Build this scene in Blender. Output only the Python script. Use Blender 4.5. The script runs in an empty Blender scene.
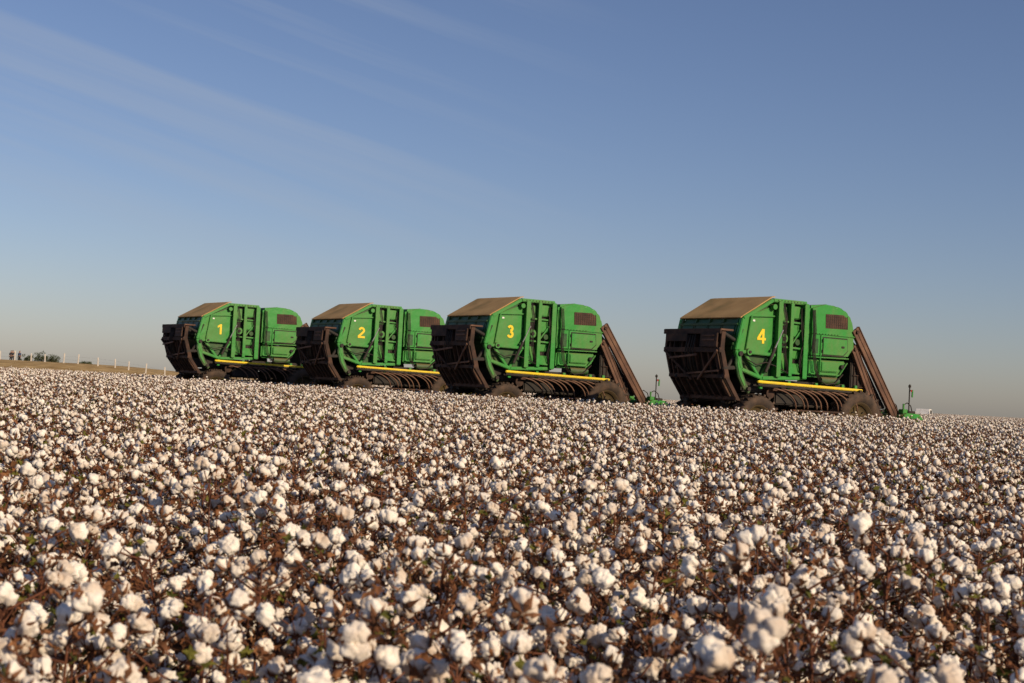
import bpy, bmesh, math, random
import numpy as np
from mathutils import Vector, Matrix, Euler

scene = bpy.context.scene
COL = scene.collection
R = math.radians

# ------------------------------------------------------------------ materials
def new_mat(name):
    m = bpy.data.materials.new(name); m.use_nodes = True
    nt = m.node_tree
    return m, nt, nt.nodes["Principled BSDF"]

def noisy_mat(name, cols, scale=5.0, rough=0.6, detail=4.0, bump=0.0, bscale=None, spec=0.4,
              lo=0.3, hi=0.7, coord='Object', metallic=0.0):
    m, nt, b = new_mat(name)
    tc = nt.nodes.new("ShaderNodeTexCoord")
    n = nt.nodes.new("ShaderNodeTexNoise")
    n.inputs["Scale"].default_value = scale; n.inputs["Detail"].default_value = detail
    r = nt.nodes.new("ShaderNodeValToRGB")
    els = r.color_ramp.elements
    k = len(cols)
    els[0].position = lo; els[0].color = (*cols[0], 1)
    els[1].position = hi; els[1].color = (*cols[-1], 1)
    for i in range(1, k-1):
        e = els.new(lo + (hi-lo)*i/(k-1)); e.color = (*cols[i], 1)
    nt.links.new(tc.outputs[coord], n.inputs["Vector"])
    nt.links.new(n.outputs["Fac"], r.inputs["Fac"])
    nt.links.new(r.outputs["Color"], b.inputs["Base Color"])
    b.inputs["Roughness"].default_value = rough
    b.inputs["Specular IOR Level"].default_value = spec
    b.inputs["Metallic"].default_value = metallic
    if bump > 0:
        n2 = nt.nodes.new("ShaderNodeTexNoise"); n2.inputs["Scale"].default_value = bscale or scale*4
        n2.inputs["Detail"].default_value = 6
        bp = nt.nodes.new("ShaderNodeBump"); bp.inputs["Strength"].default_value = bump
        bp.inputs["Distance"].default_value = 0.02
        nt.links.new(tc.outputs[coord], n2.inputs["Vector"])
        nt.links.new(n2.outputs["Fac"], bp.inputs["Height"])
        nt.links.new(bp.outputs["Normal"], b.inputs["Normal"])
    return m

def dusty_paint(name, base, dust=(0.20, 0.13, 0.065), amount=0.35, rough=0.42, scale=1.6):
    """paint with dust lying on upward faces, streaks and scattered smears"""
    m, nt, b = new_mat(name)
    tc = nt.nodes.new("ShaderNodeTexCoord")
    n = nt.nodes.new("ShaderNodeTexNoise"); n.inputs["Scale"].default_value = scale; n.inputs["Detail"].default_value = 8
    n.inputs["Roughness"].default_value = 0.65
    mp = nt.nodes.new("ShaderNodeMapping"); mp.inputs["Scale"].default_value = (1, 1, 0.35)
    nt.links.new(tc.outputs["Object"], mp.inputs["Vector"]); nt.links.new(mp.outputs["Vector"], n.inputs["Vector"])
    mr = nt.nodes.new("ShaderNodeMapRange")
    mr.inputs["From Min"].default_value = 0.42; mr.inputs["From Max"].default_value = 0.75
    mr.inputs["To Min"].default_value = 0.03; mr.inputs["To Max"].default_value = amount
    nt.links.new(n.outputs["Fac"], mr.inputs["Value"])
    g = nt.nodes.new("ShaderNodeNewGeometry"); sx = nt.nodes.new("ShaderNodeSeparateXYZ")
    nt.links.new(g.outputs["Normal"], sx.inputs["Vector"])
    up = nt.nodes.new("ShaderNodeMapRange"); up.inputs["From Min"].default_value = 0.3; up.inputs["From Max"].default_value = 0.95
    up.inputs["To Max"].default_value = 0.6
    nt.links.new(sx.outputs["Z"], up.inputs["Value"])
    ad = nt.nodes.new("ShaderNodeMath"); ad.operation = 'ADD'; ad.use_clamp = True
    nt.links.new(mr.outputs["Result"], ad.inputs[0]); nt.links.new(up.outputs["Result"], ad.inputs[1])
    mix = nt.nodes.new("ShaderNodeMix"); mix.data_type = 'RGBA'
    mix.inputs["A"].default_value = (*base, 1); mix.inputs["B"].default_value = (*dust, 1)
    nt.links.new(ad.outputs[0], mix.inputs["Factor"])
    nt.links.new(mix.outputs["Result"], b.inputs["Base Color"])
    rr = nt.nodes.new("ShaderNodeMapRange"); rr.inputs["To Min"].default_value = rough; rr.inputs["To Max"].default_value = 0.9
    nt.links.new(ad.outputs[0], rr.inputs["Value"]); nt.links.new(rr.outputs["Result"], b.inputs["Roughness"])
    b.inputs["Specular IOR Level"].default_value = 0.4
    n2 = nt.nodes.new("ShaderNodeTexNoise"); n2.inputs["Scale"].default_value = 2.5; n2.inputs["Detail"].default_value = 2
    nt.links.new(tc.outputs["Object"], n2.inputs["Vector"])
    bp = nt.nodes.new("ShaderNodeBump"); bp.inputs["Strength"].default_value = 0.3; bp.inputs["Distance"].default_value = 0.07
    nt.links.new(n2.outputs["Fac"], bp.inputs["Height"]); nt.links.new(bp.outputs["Normal"], b.inputs["Normal"])
    return m

M_GREEN = dusty_paint("green_paint", (0.021, 0.250, 0.033), amount=.40)
M_GREEN2 = dusty_paint("shaded_green_paint", (0.006, 0.075, 0.016), amount=0.4)  # darker green with the rear's shade painted in; some side parts share it
M_YELLOW = dusty_paint("yellow_paint", (0.80, 0.60, 0.02), amount=0.3)
M_RIM = dusty_paint("dusty_rim_paint", (0.065, 0.045, 0.012), dust=(.06,.038,.026), amount=0.9, rough=.8)
M_NUM = noisy_mat("yellow_number_vinyl", [(0.86, 0.62, 0.02), (0.80, 0.54, 0.02)], 4, 0.5)
M_BLACK = noisy_mat("dark_frame_metal", [(0.010, 0.009, 0.008), (0.035, 0.025, 0.018)], 3, 0.7, bump=0.2)
M_RUST = noisy_mat("dusty_brown_steel", [(0.018, 0.010, 0.007), (0.050, 0.025, 0.016), (0.10, 0.050, 0.030)], 2.2, 0.8, detail=8, bump=0.3)
M_DUCT = noisy_mat("dusty_duct_steel", [(0.065, 0.032, 0.020), (0.12, 0.060, 0.037), (0.17, 0.092, 0.055)], 2.4, 0.75, detail=8, bump=0.15)
M_HOOP = noisy_mat("brown_hoop_steel", [(0.11, 0.055, 0.033), (0.20, 0.11, 0.065)], 2.4, 0.7, detail=6)
M_ROOF = noisy_mat("dust_covered_roof", [(0.20, 0.15, 0.05), (0.38, 0.235, 0.09), (0.47, 0.30, 0.12)], 1.1, 0.85, detail=8, bump=0.3)
M_TYRE = noisy_mat("tyre_rubber", [(0.022, 0.018, 0.015), (0.10, 0.062, 0.04)], 3, 0.85, bump=0.3)
M_RED = noisy_mat("red_lens", [(0.45, 0.02, 0.015), (0.35, 0.015, 0.01)], 3, 0.3)
M_WHITE = noisy_mat("white_paint", [(0.68, 0.66, 0.62), (0.80, 0.79, 0.76)], 3, .5)
M_GLASS = noisy_mat("dark_window_glass", [(0.02, 0.025, 0.03), (0.04, 0.045, 0.05)], 3, .1)
M_CHROME = noisy_mat("hydraulic_rod", [(0.45, 0.45, 0.45), (0.35, 0.33, 0.3)], 3, 0.3, metallic=0.9)

def cotton_material():
    m, nt, b = new_mat("cotton_lint")
    n = nt.nodes.new("ShaderNodeTexNoise"); n.inputs["Scale"].default_value = 9; n.inputs["Detail"].default_value = 3
    r = nt.nodes.new("ShaderNodeValToRGB"); e = r.color_ramp.elements
    e[0].position = 0.33; e[0].color = (0.54, 0.44, 0.35, 1); e[1].position = 0.58; e[1].color = (0.83, 0.785, 0.71, 1)
    g = nt.nodes.new("ShaderNodeNewGeometry")
    nt.links.new(g.outputs["Position"], n.inputs["Vector"]); nt.links.new(n.outputs["Fac"], r.inputs["Fac"])
    nt.links.new(r.outputs["Color"], b.inputs["Base Color"])
    b.inputs["Roughness"].default_value = 1.0; b.inputs["Specular IOR Level"].default_value = 0.05
    b.inputs["Sheen Weight"].default_value = 0.2
    n2 = nt.nodes.new("ShaderNodeTexNoise"); n2.inputs["Scale"].default_value = 130; n2.inputs["Detail"].default_value = 5
    nt.links.new(g.outputs["Position"], n2.inputs["Vector"])
    bp = nt.nodes.new("ShaderNodeBump"); bp.inputs["Strength"].default_value = 0.55; bp.inputs["Distance"].default_value = 0.006
    nt.links.new(n2.outputs["Fac"], bp.inputs["Height"]); nt.links.new(bp.outputs["Normal"], b.inputs["Normal"])
    return m

def pos_noise_mat(name, cols, scale, rough=0.8, lo=0.3, hi=0.7, bump=0.0, bscale=80, spec=0.2):
    m = noisy_mat(name, cols, scale, rough, 3, 0, None, spec, lo, hi)
    nt = m.node_tree
    g = nt.nodes.new("ShaderNodeNewGeometry")
    n = [x for x in nt.nodes if x.type == 'TEX_NOISE'][0]
    nt.links.new(g.outputs["Position"], n.inputs["Vector"])
    return m

M_COTTON = cotton_material()
M_BURR = pos_noise_mat("dry_burr", [(0.09, 0.038, 0.020), (0.21, 0.10, 0.05)], 30)
M_STEM = pos_noise_mat("dry_stem", [(0.075, 0.028, 0.016), (0.16, 0.062, 0.033)], 20)
M_LEAF = pos_noise_mat("dry_leaf", [(0.052, 0.023, 0.012), (0.155, 0.064, 0.029), (0.29, 0.14, 0.06)], 14, lo=0.32, hi=0.70)
M_LEAFG = pos_noise_mat("olive_leaf", [(0.045, 0.055, 0.012), (0.15, 0.14, 0.025)], 14)
FIELD_MATS = [M_COTTON, M_BURR, M_STEM, M_LEAF, M_LEAFG]

# ------------------------------------------------------------------ terrain
def sstep(a, b, v):
    t = min(1.0, max(0.0, (v-a)/(b-a))); return t*t*(3-2*t)
def terrain(x, y):
    z = 0.3*sstep(2.0, 46.0, y)
    bank = sstep(138, 164, y)*(1-0.55*sstep(175, 260, y))*(1-sstep(-46, -26, x))
    return z + 1.95*bank

def build_ground():
    ys = [-300, -100, -30, 0] + list(np.arange(2, 50, 4.0)) + [60, 80, 100, 120] + list(np.arange(132, 185, 4.0)) + [200, 230, 260, 350, 600, 1200, 2500, 5000]
    xs = [-4000, -1500, -600, -250, -130, -90, -70, -60] + list(np.arange(-50, -16, 4.0)) + [-10, 0, 15, 40, 100, 300, 900, 4000]
    vs = [(x, y, terrain(x, y)) for y in ys for x in xs]
    nx = len(xs)
    fs = [(j*nx+i, j*nx+i+1, (j+1)*nx+i+1, (j+1)*nx+i) for j in range(len(ys)-1) for i in range(nx-1)]
    me = bpy.data.meshes.new("ground"); me.from_pydata(vs, [], fs)
    for p in me.polygons: p.use_smooth = True
    ob = bpy.data.objects.new("ground", me); COL.objects.link(ob)
    m, nt, b = new_mat("soil_and_dry_grass")
    g = nt.nodes.new("ShaderNodeNewGeometry")
    n = nt.nodes.new("ShaderNodeTexNoise"); n.inputs["Scale"].default_value = 3; n.inputs["Detail"].default_value = 8
    nt.links.new(g.outputs["Position"], n.inputs["Vector"])
    soil = nt.nodes.new("ShaderNodeValToRGB"); e = soil.color_ramp.elements
    e[0].color = (0.035, 0.016, 0.010, 1); e[0].position = 0.3; e[1].color = (0.11, 0.05, 0.028, 1); e[1].position = 0.7
    grass = nt.nodes.new("ShaderNodeValToRGB"); e = grass.color_ramp.elements
    e[0].color = (0.26, 0.17, 0.07, 1); e[0].position = 0.3; e[1].color = (0.50, 0.36, 0.17, 1); e[1].position = 0.7
    nt.links.new(n.outputs["Fac"], soil.inputs["Fac"])
    n3 = nt.nodes.new("ShaderNodeTexNoise"); n3.inputs["Scale"].default_value = 0.6; n3.inputs["Detail"].default_value = 8
    nt.links.new(g.outputs["Position"], n3.inputs["Vector"]); nt.links.new(n3.outputs["Fac"], grass.inputs["Fac"])
    sx = nt.nodes.new("ShaderNodeSeparateXYZ"); nt.links.new(g.outputs["Position"], sx.inputs["Vector"])
    mr = nt.nodes.new("ShaderNodeMapRange"); mr.inputs["From Min"].default_value = 136; mr.inputs["From Max"].default_value = 141
    nt.links.new(sx.outputs["Y"], mr.inputs["Value"])
    mix = nt.nodes.new("ShaderNodeMix"); mix.data_type = 'RGBA'
    nt.links.new(mr.outputs["Result"], mix.inputs["Factor"])
    nt.links.new(soil.outputs["Color"], mix.inputs["A"]); nt.links.new(grass.outputs["Color"], mix.inputs["B"])
    nt.links.new(mix.outputs["Result"], b.inputs["Base Color"])
    b.inputs["Roughness"].default_value = 0.95; b.inputs["Specular IOR Level"].default_value = 0.1
    bp = nt.nodes.new("ShaderNodeBump"); bp.inputs["Strength"].default_value = 0.8; bp.inputs["Distance"].default_value = 0.05
    nt.links.new(n.outputs["Fac"], bp.inputs["Height"]); nt.links.new(bp.outputs["Normal"], b.inputs["Normal"])
    me.materials.append(m)
    ob["kind"] = "structure"; ob["label"] = "reddish brown soil of the cotton field with dry grass bank"
    ob["category"] = "ground"
build_ground()

# ------------------------------------------------------------------ cotton geometry (numpy)
def ico(n):
    bm = bmesh.new(); bmesh.ops.create_icosphere(bm, subdivisions=n, radius=1.0)
    v = np.array([p.co[:] for p in bm.verts]); f = np.array([[q.index for q in p.verts] for p in bm.faces]); bm.free()
    return v, f
ICO = {1: ico(1), 2: ico(2), 3: ico(3)}

class Acc:
    def __init__(s): s.v=[]; s.f=[]; s.m=[]; s.n=0
    def add(s, v, f, m):
        v=np.asarray(v,float); f=np.asarray(f,int)
        s.v.append(v); s.f.append(f+s.n); s.m.append(np.full(len(f), m)); s.n+=len(v)
    def mesh(s, name, mats, smooth_mats=(0,)):
        v=np.concatenate(s.v); f=np.concatenate(s.f); m=np.concatenate(s.m)
        me=bpy.data.meshes.new(name)
        me.vertices.add(len(v)); me.vertices.foreach_set("co", v.astype(np.float32).ravel())
        me.loops.add(len(f)*3); me.loops.foreach_set("vertex_index", f.astype(np.int32).ravel())
        me.polygons.add(len(f)); me.polygons.foreach_set("loop_start", np.arange(0,len(f)*3,3,dtype=np.int32))
        me.polygons.foreach_set("loop_total", np.full(len(f),3,dtype=np.int32))
        for mt in mats: me.materials.append(mt)
        me.polygons.foreach_set("material_index", m.astype(np.int32))
        me.polygons.foreach_set("use_smooth", np.isin(m, smooth_mats))
        me.update(calc_edges=True); me.validate()
        return me

def basis(d, rng):
    d=d/np.linalg.norm(d); a=rng.normal(size=3); u=np.cross(d,a); u/=np.linalg.norm(u); w=np.cross(d,u)
    return u,w,d

def boll(acc, rng, pos, d, size, lobes, sub, burr=True, cm=0, bm_=1):
    u,w,d=basis(np.asarray(d,float),rng)
    B=np.stack([u,w,d],1)
    V,F=ICO[sub]
    if lobes==1:
        ph=rng.uniform(0,6.28,3)
        rr=1+0.16*np.sin(V[:,0]*4+ph[0])+0.13*np.sin(V[:,1]*5+ph[1])+0.1*np.sin(V[:,2]*5+ph[2])
        s=np.array([size*.5,size*.5,size*.46])*rng.uniform(.8,1.15,3)
        acc.add((V*rr[:,None]*s)@B.T+pos, F, cm)
    else:
        for k in range(lobes):
            a=6.283*k/lobes+rng.uniform(-.35,.35)
            off=np.array([math.cos(a)*.23,math.sin(a)*.23,rng.uniform(-.12,.10)])*size*rng.uniform(.8,1.25)
            ph=rng.uniform(0,6.28,6)
            rr=1+0.09*np.sin(V[:,0]*6+ph[0])+0.09*np.sin(V[:,1]*7+ph[1])+0.09*np.sin(V[:,2]*6+ph[2])
            if sub>=3:
                rr=rr+0.06*np.sin(V[:,0]*15+ph[3])*np.sin(V[:,1]*14+ph[4])+0.05*np.sin(V[:,2]*17+ph[5])+rng.normal(0,.024,len(V))
            s=np.array([.31,.31,.38])*size*rng.uniform(.82,1.15,3)
            acc.add((V*rr[:,None]*s+off)@B.T+pos, F, cm)
    if burr:
        for k in range(4 if sub<3 else 5):
            a=6.283*k/5+rng.uniform(-.2,.2); c,s_=math.cos(a),math.sin(a)
            L=size*rng.uniform(.62,.88)
            p=np.array([[0,0,-.44*size],[c*.3*size-s_*.15*size,s_*.3*size+c*.15*size,-.36*size],
                        [c*.3*size+s_*.15*size,s_*.3*size-c*.15*size,-.36*size],[c*L,s_*L,rng.uniform(-.1,.2)*size],
                        [c*.38*size,s_*.38*size,-.42*size]])
            acc.add(p@B.T+pos, [[0,1,4],[0,4,2],[1,3,4],[4,3,2]], bm_)

def tube(acc, p0, p1, r0, r1, m, k=4):
    d=p1-p0; L=np.linalg.norm(d)
    if L<1e-5: return
    d=d/L; a=np.array([0,0,1.]) if abs(d[2])<.9 else np.array([1.,0,0]); u=np.cross(d,a); u/=np.linalg.norm(u); w=np.cross(d,u)
    vs=[]
    for p,r in((p0,r0),(p1,r1)):
        for i in range(k):
            t=6.283*i/k; vs.append(p+r*(math.cos(t)*u+math.sin(t)*w))
    fs=[]
    for i in range(k):
        j=(i+1)%k; fs+=[[i,j,k+j],[i,k+j,k+i]]
    acc.add(vs,fs,m)

def leaf(acc, rng, pos, size, m, fine=True):
    u,w,d=basis(rng.normal(size=3)+np.array([0,0,.4]),rng)
    B=np.stack([u,w,d],1)
    if fine:
        ang=[0,.5,1.0,1.55,2.2,2.9,-2.9,-2.2,-1.55,-1.0,-.5]
        rad=[1,.5,.9,.45,.75,.3,.3,.75,.45,.9,.5]
        pts=[[0,0,-.12*size]]
        for a,r_ in zip(ang,rad):
            r2=r_*size*rng.uniform(.6,1.1)
            pts.append([math.cos(a)*r2,math.sin(a)*r2*.6,rng.uniform(-.5,.55)*size*r_])
        n=len(ang); fs=[[0,i+1,(i+1)%n+1] for i in range(n)]
        acc.add(np.array(pts)@B.T+pos,fs,m)
    else:
        s=size
        pts=np.array([[-.7,0,.1],[0,-.5,-.2],[.8,.05,.3],[.05,.55,-.15],[0,0,.25]])*s*rng.uniform(.6,1.25,(5,1))
        acc.add(pts@B.T+pos,[[0,1,4],[1,2,4],[2,3,4],[3,0,4]],m)

def plant_layout(rng, h=None, nb=None, pb=.96):
    h=h or rng.uniform(.78,1.10)
    lean=rng.normal(0,.05,2)
    top=np.array([lean[0],lean[1],h])
    segs=[]; bolls=[]; leaves=[]
    mid=top*.5+np.array([*rng.normal(0,.02,2),0])
    segs.append((np.zeros(3),mid,.008,.006)); segs.append((mid,top,.006,.003))
    nbr=nb or 11
    a=rng.uniform(0,6.28)
    for i in range(nbr):
        t=.28+.68*i/(nbr-1)+rng.uniform(-.02,.02)
        p=(mid*2*t if t<.5 else mid+(top-mid)*(t-.5)*2)
        a+=2.3+rng.uniform(-.4,.4)
        L=rng.uniform(.13,.30)*(1.15-.75*max(0,t-.45))
        el=rng.uniform(.25,.8)
        d=np.array([math.cos(a)*math.cos(el),math.sin(a)*math.cos(el),math.sin(el)])
        q=p+d*L*.55+np.array([0,0,-.01]); e=q+(d+rng.normal(0,.3,3))*L*.5
        segs.append((p,q,.0045,.0035)); segs.append((q,e,.0035,.002))
        if rng.random()<pb:
            bolls.append((e,d+np.array([0,0,.6])+rng.normal(0,.35,3),float(np.clip(rng.normal(.066,.011),.040,.088))))
        if rng.random()<.46 and t>.4:
            bolls.append((q+rng.normal(0,.02,3),d+rng.normal(0,.6,3)+np.array([0,0,.3]),rng.uniform(.040,.068)))
        for _ in range(5):
            s=p+(e-p)*rng.uniform(.1,1.15)+rng.normal(0,.045,3)
            leaves.append((s,rng.uniform(.016,.038)))
    if rng.random()<.65:
        bolls.append((top+np.array([0,0,.01]),np.array([rng.normal(0,.4),rng.normal(0,.4),1.]),rng.uniform(.050,.070)))
    for _ in range(6):
        t=rng.uniform(.6,1); p=mid+(top-mid)*(t-.5)*2
        a2=rng.uniform(0,6.28); e=p+np.array([math.cos(a2)*.08,math.sin(a2)*.08,rng.uniform(.04,.15)])
        segs.append((p,e,.003,.0015))
        leaves.append((e,rng.uniform(.014,.030))); leaves.append((p+(e-p)*.5+rng.normal(0,.01,3),rng.uniform(.014,.026)))
    return segs,bolls,leaves

# individual plants -----------------------------------------------------------
rng=np.random.default_rng(7)
boll_meshes=[]
for i in range(12):
    a=Acc(); boll(a,rng,np.zeros(3),(0,0,1),1.0,[4,5,4,3][i%4],3)
    boll_meshes.append(a.mesh("cotton_boll",[M_COTTON,M_BURR]))
bases=[]
for i in range(10):
    segs,bolls,leaves=plant_layout(rng,nb=12,pb=.90)
    a=Acc()
    for s in segs: tube(a,*s,0,5)
    sm=a.mesh("cotton_plant",[M_STEM])
    a=Acc()
    for p,s in leaves: leaf(a,rng,p,s*1.2,1 if rng.random()<.20 else 0)
    lm=a.mesh("foliage",[M_LEAF,M_LEAFG],())
    bl=[]
    for p,d,s in bolls:
        q=Vector(d).to_track_quat('Z','Y')
        bl.append(Matrix.Translation(Vector(p))@q.to_matrix().to_4x4()@Matrix.Rotation(rng.uniform(0,6.28),4,'Z')@Matrix.Diagonal((s*.96,s*.96,s*.92,1)))
    bases.append((sm,lm,bl))

Y0,Y1=2.8,8.6
pts=[]
tries=0
while len(pts)<300 and tries<60000:
    tries+=1
    y=rng.uniform(Y0,Y1); x=rng.uniform(-4.6,4.6)
    if abs(x)>.375*y+.75: continue
    md=.27 if tries<20000 else .22
    if any((x-a)**2+(y-b)**2<md*md for a,b in pts): continue
    pts.append((x,y))
PL_LABELS="dry brown cotton plant with open white bolls in the field"
for k,(x,y) in enumerate(pts):
    sm,lm,bl=bases[int(rng.integers(len(bases)))]
    o=bpy.data.objects.new("cotton_plant",sm)
    sc=rng.uniform(.90,1.08)
    o.location=(x,y,terrain(x,y)); o.rotation_euler=(rng.normal(0,.06),rng.normal(0,.06),rng.uniform(0,6.28)); o.scale=(sc,sc,sc)
    o["label"]=PL_LABELS; o["category"]="cotton plant"; o["group"]="cotton plants in the field"
    COL.objects.link(o)
    f=bpy.data.objects.new("foliage",lm); f.parent=o; COL.objects.link(f)
    for mt in bl:
        b=bpy.data.objects.new("cotton_boll",boll_meshes[int(rng.integers(len(boll_meshes)))])
        b.parent=o; b.matrix_local=mt; COL.objects.link(b)

# field patches (one object, geometry nodes) ------------------------------------
src=bpy.data.collections.new("field_patch_sources")
def patch(name,size,dens,lobes,sub,fine,leafmul,seed,burr=True):
    rg=np.random.default_rng(seed)
    a=Acc(); n=int(size*size*dens); k=int(math.sqrt(n))+1; c=size/k
    for i in range(k):
        for j in range(k):
            px=(i+.5)*c-size/2+rg.uniform(-.45,.45)*c; py=(j+.5)*c-size/2+rg.uniform(-.45,.45)*c
            segs,bolls,leaves=plant_layout(rg,h=rg.uniform(.74,1.12)); o=np.array([px,py,0.])
            gp=.15 if rg.random()<.85 else .55
            for s in segs: tube(a,s[0]+o,s[1]+o,s[2]*(1 if fine else 1.4),s[3]*(1 if fine else 1.6),2,3)
            for p,d,s in bolls: boll(a,rg,p+o,d,s*(1 if fine else 1.04),lobes,sub,burr)
            for p,s in leaves:
                if rg.random()<leafmul: leaf(a,rg,p+o,s*(1.1 if fine else 1.6),4 if rg.random()<gp else 3,False)
    me=a.mesh(name,FIELD_MATS)
    ob=bpy.data.objects.new(name,me); src.objects.link(ob)
NA,NB=5,3
for i in range(NA): patch(f"patch_a{i}",2.4,8.8,3,2,True,.95,100+i)
for i in range(NB): patch(f"patch_b{i}",6.0,8.8,1,2,False,.5,200+i,False)

P=[];I=[];Rt=[]
rg=np.random.default_rng(5)
y=Y1+1.15
while y<47:
    x=-math.ceil((.38*y+3)/2.4)*2.4
    while x<=.38*y+3:
        P.append((x,y,terrain(x,y))); I.append(int(rg.integers(NA))); Rt.append(float(rg.integers(4))*math.pi/2); x+=2.4
    y+=2.4
y+=1.8
while y<520:
    x=-math.ceil((.38*y+8)/6)*6
    while x<=.38*y+8:
        if not(y>132 and x<-18-0.02*y) and not(abs(x-50)<4 and abs(y-181)<6):
            P.append((x,y,terrain(x,y)-0.0)); I.append(NA+int(rg.integers(NB))); Rt.append(float(rg.integers(4))*math.pi/2)
        x+=6
    y+=6
me=bpy.data.meshes.new("cotton_field"); me.from_pydata(P,[],[])
at=me.attributes.new("idx",'INT','POINT'); at.data.foreach_set("value",I)
at=me.attributes.new("rz",'FLOAT','POINT'); at.data.foreach_set("value",Rt)
fo=bpy.data.objects.new("cotton_field",me); COL.objects.link(fo)
fo["kind"]="stuff"; fo["label"]="dense dry cotton crop with open white bolls"; fo["category"]="cotton field"
ng=bpy.data.node_groups.new("field_scatter",'GeometryNodeTree')
ng.interface.new_socket("Geometry",in_out='INPUT',socket_type='NodeSocketGeometry')
ng.interface.new_socket("Geometry",in_out='OUTPUT',socket_type='NodeSocketGeometry')
N=ng.nodes; gi=N.new("NodeGroupInput"); go=N.new("NodeGroupOutput"); ip=N.new("GeometryNodeInstanceOnPoints")
ci=N.new("GeometryNodeCollectionInfo"); ci.inputs["Collection"].default_value=src
ci.inputs["Separate Children"].default_value=True; ci.inputs["Reset Children"].default_value=True
na=N.new("GeometryNodeInputNamedAttribute"); na.data_type='INT'; na.inputs["Name"].default_value="idx"
nr=N.new("GeometryNodeInputNamedAttribute"); nr.data_type='FLOAT'; nr.inputs["Name"].default_value="rz"
cx=N.new("ShaderNodeCombineXYZ")
L=ng.links
L.new(gi.outputs[0],ip.inputs["Points"]); L.new(ci.outputs[0],ip.inputs["Instance"])
ip.inputs["Pick Instance"].default_value=True
L.new(na.outputs["Attribute"],ip.inputs["Instance Index"])
L.new(nr.outputs["Attribute"],cx.inputs["Z"]); L.new(cx.outputs[0],ip.inputs["Rotation"])
L.new(ip.outputs[0],go.inputs[0])
md=fo.modifiers.new("scatter",'NODES'); md.node_group=ng

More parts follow.
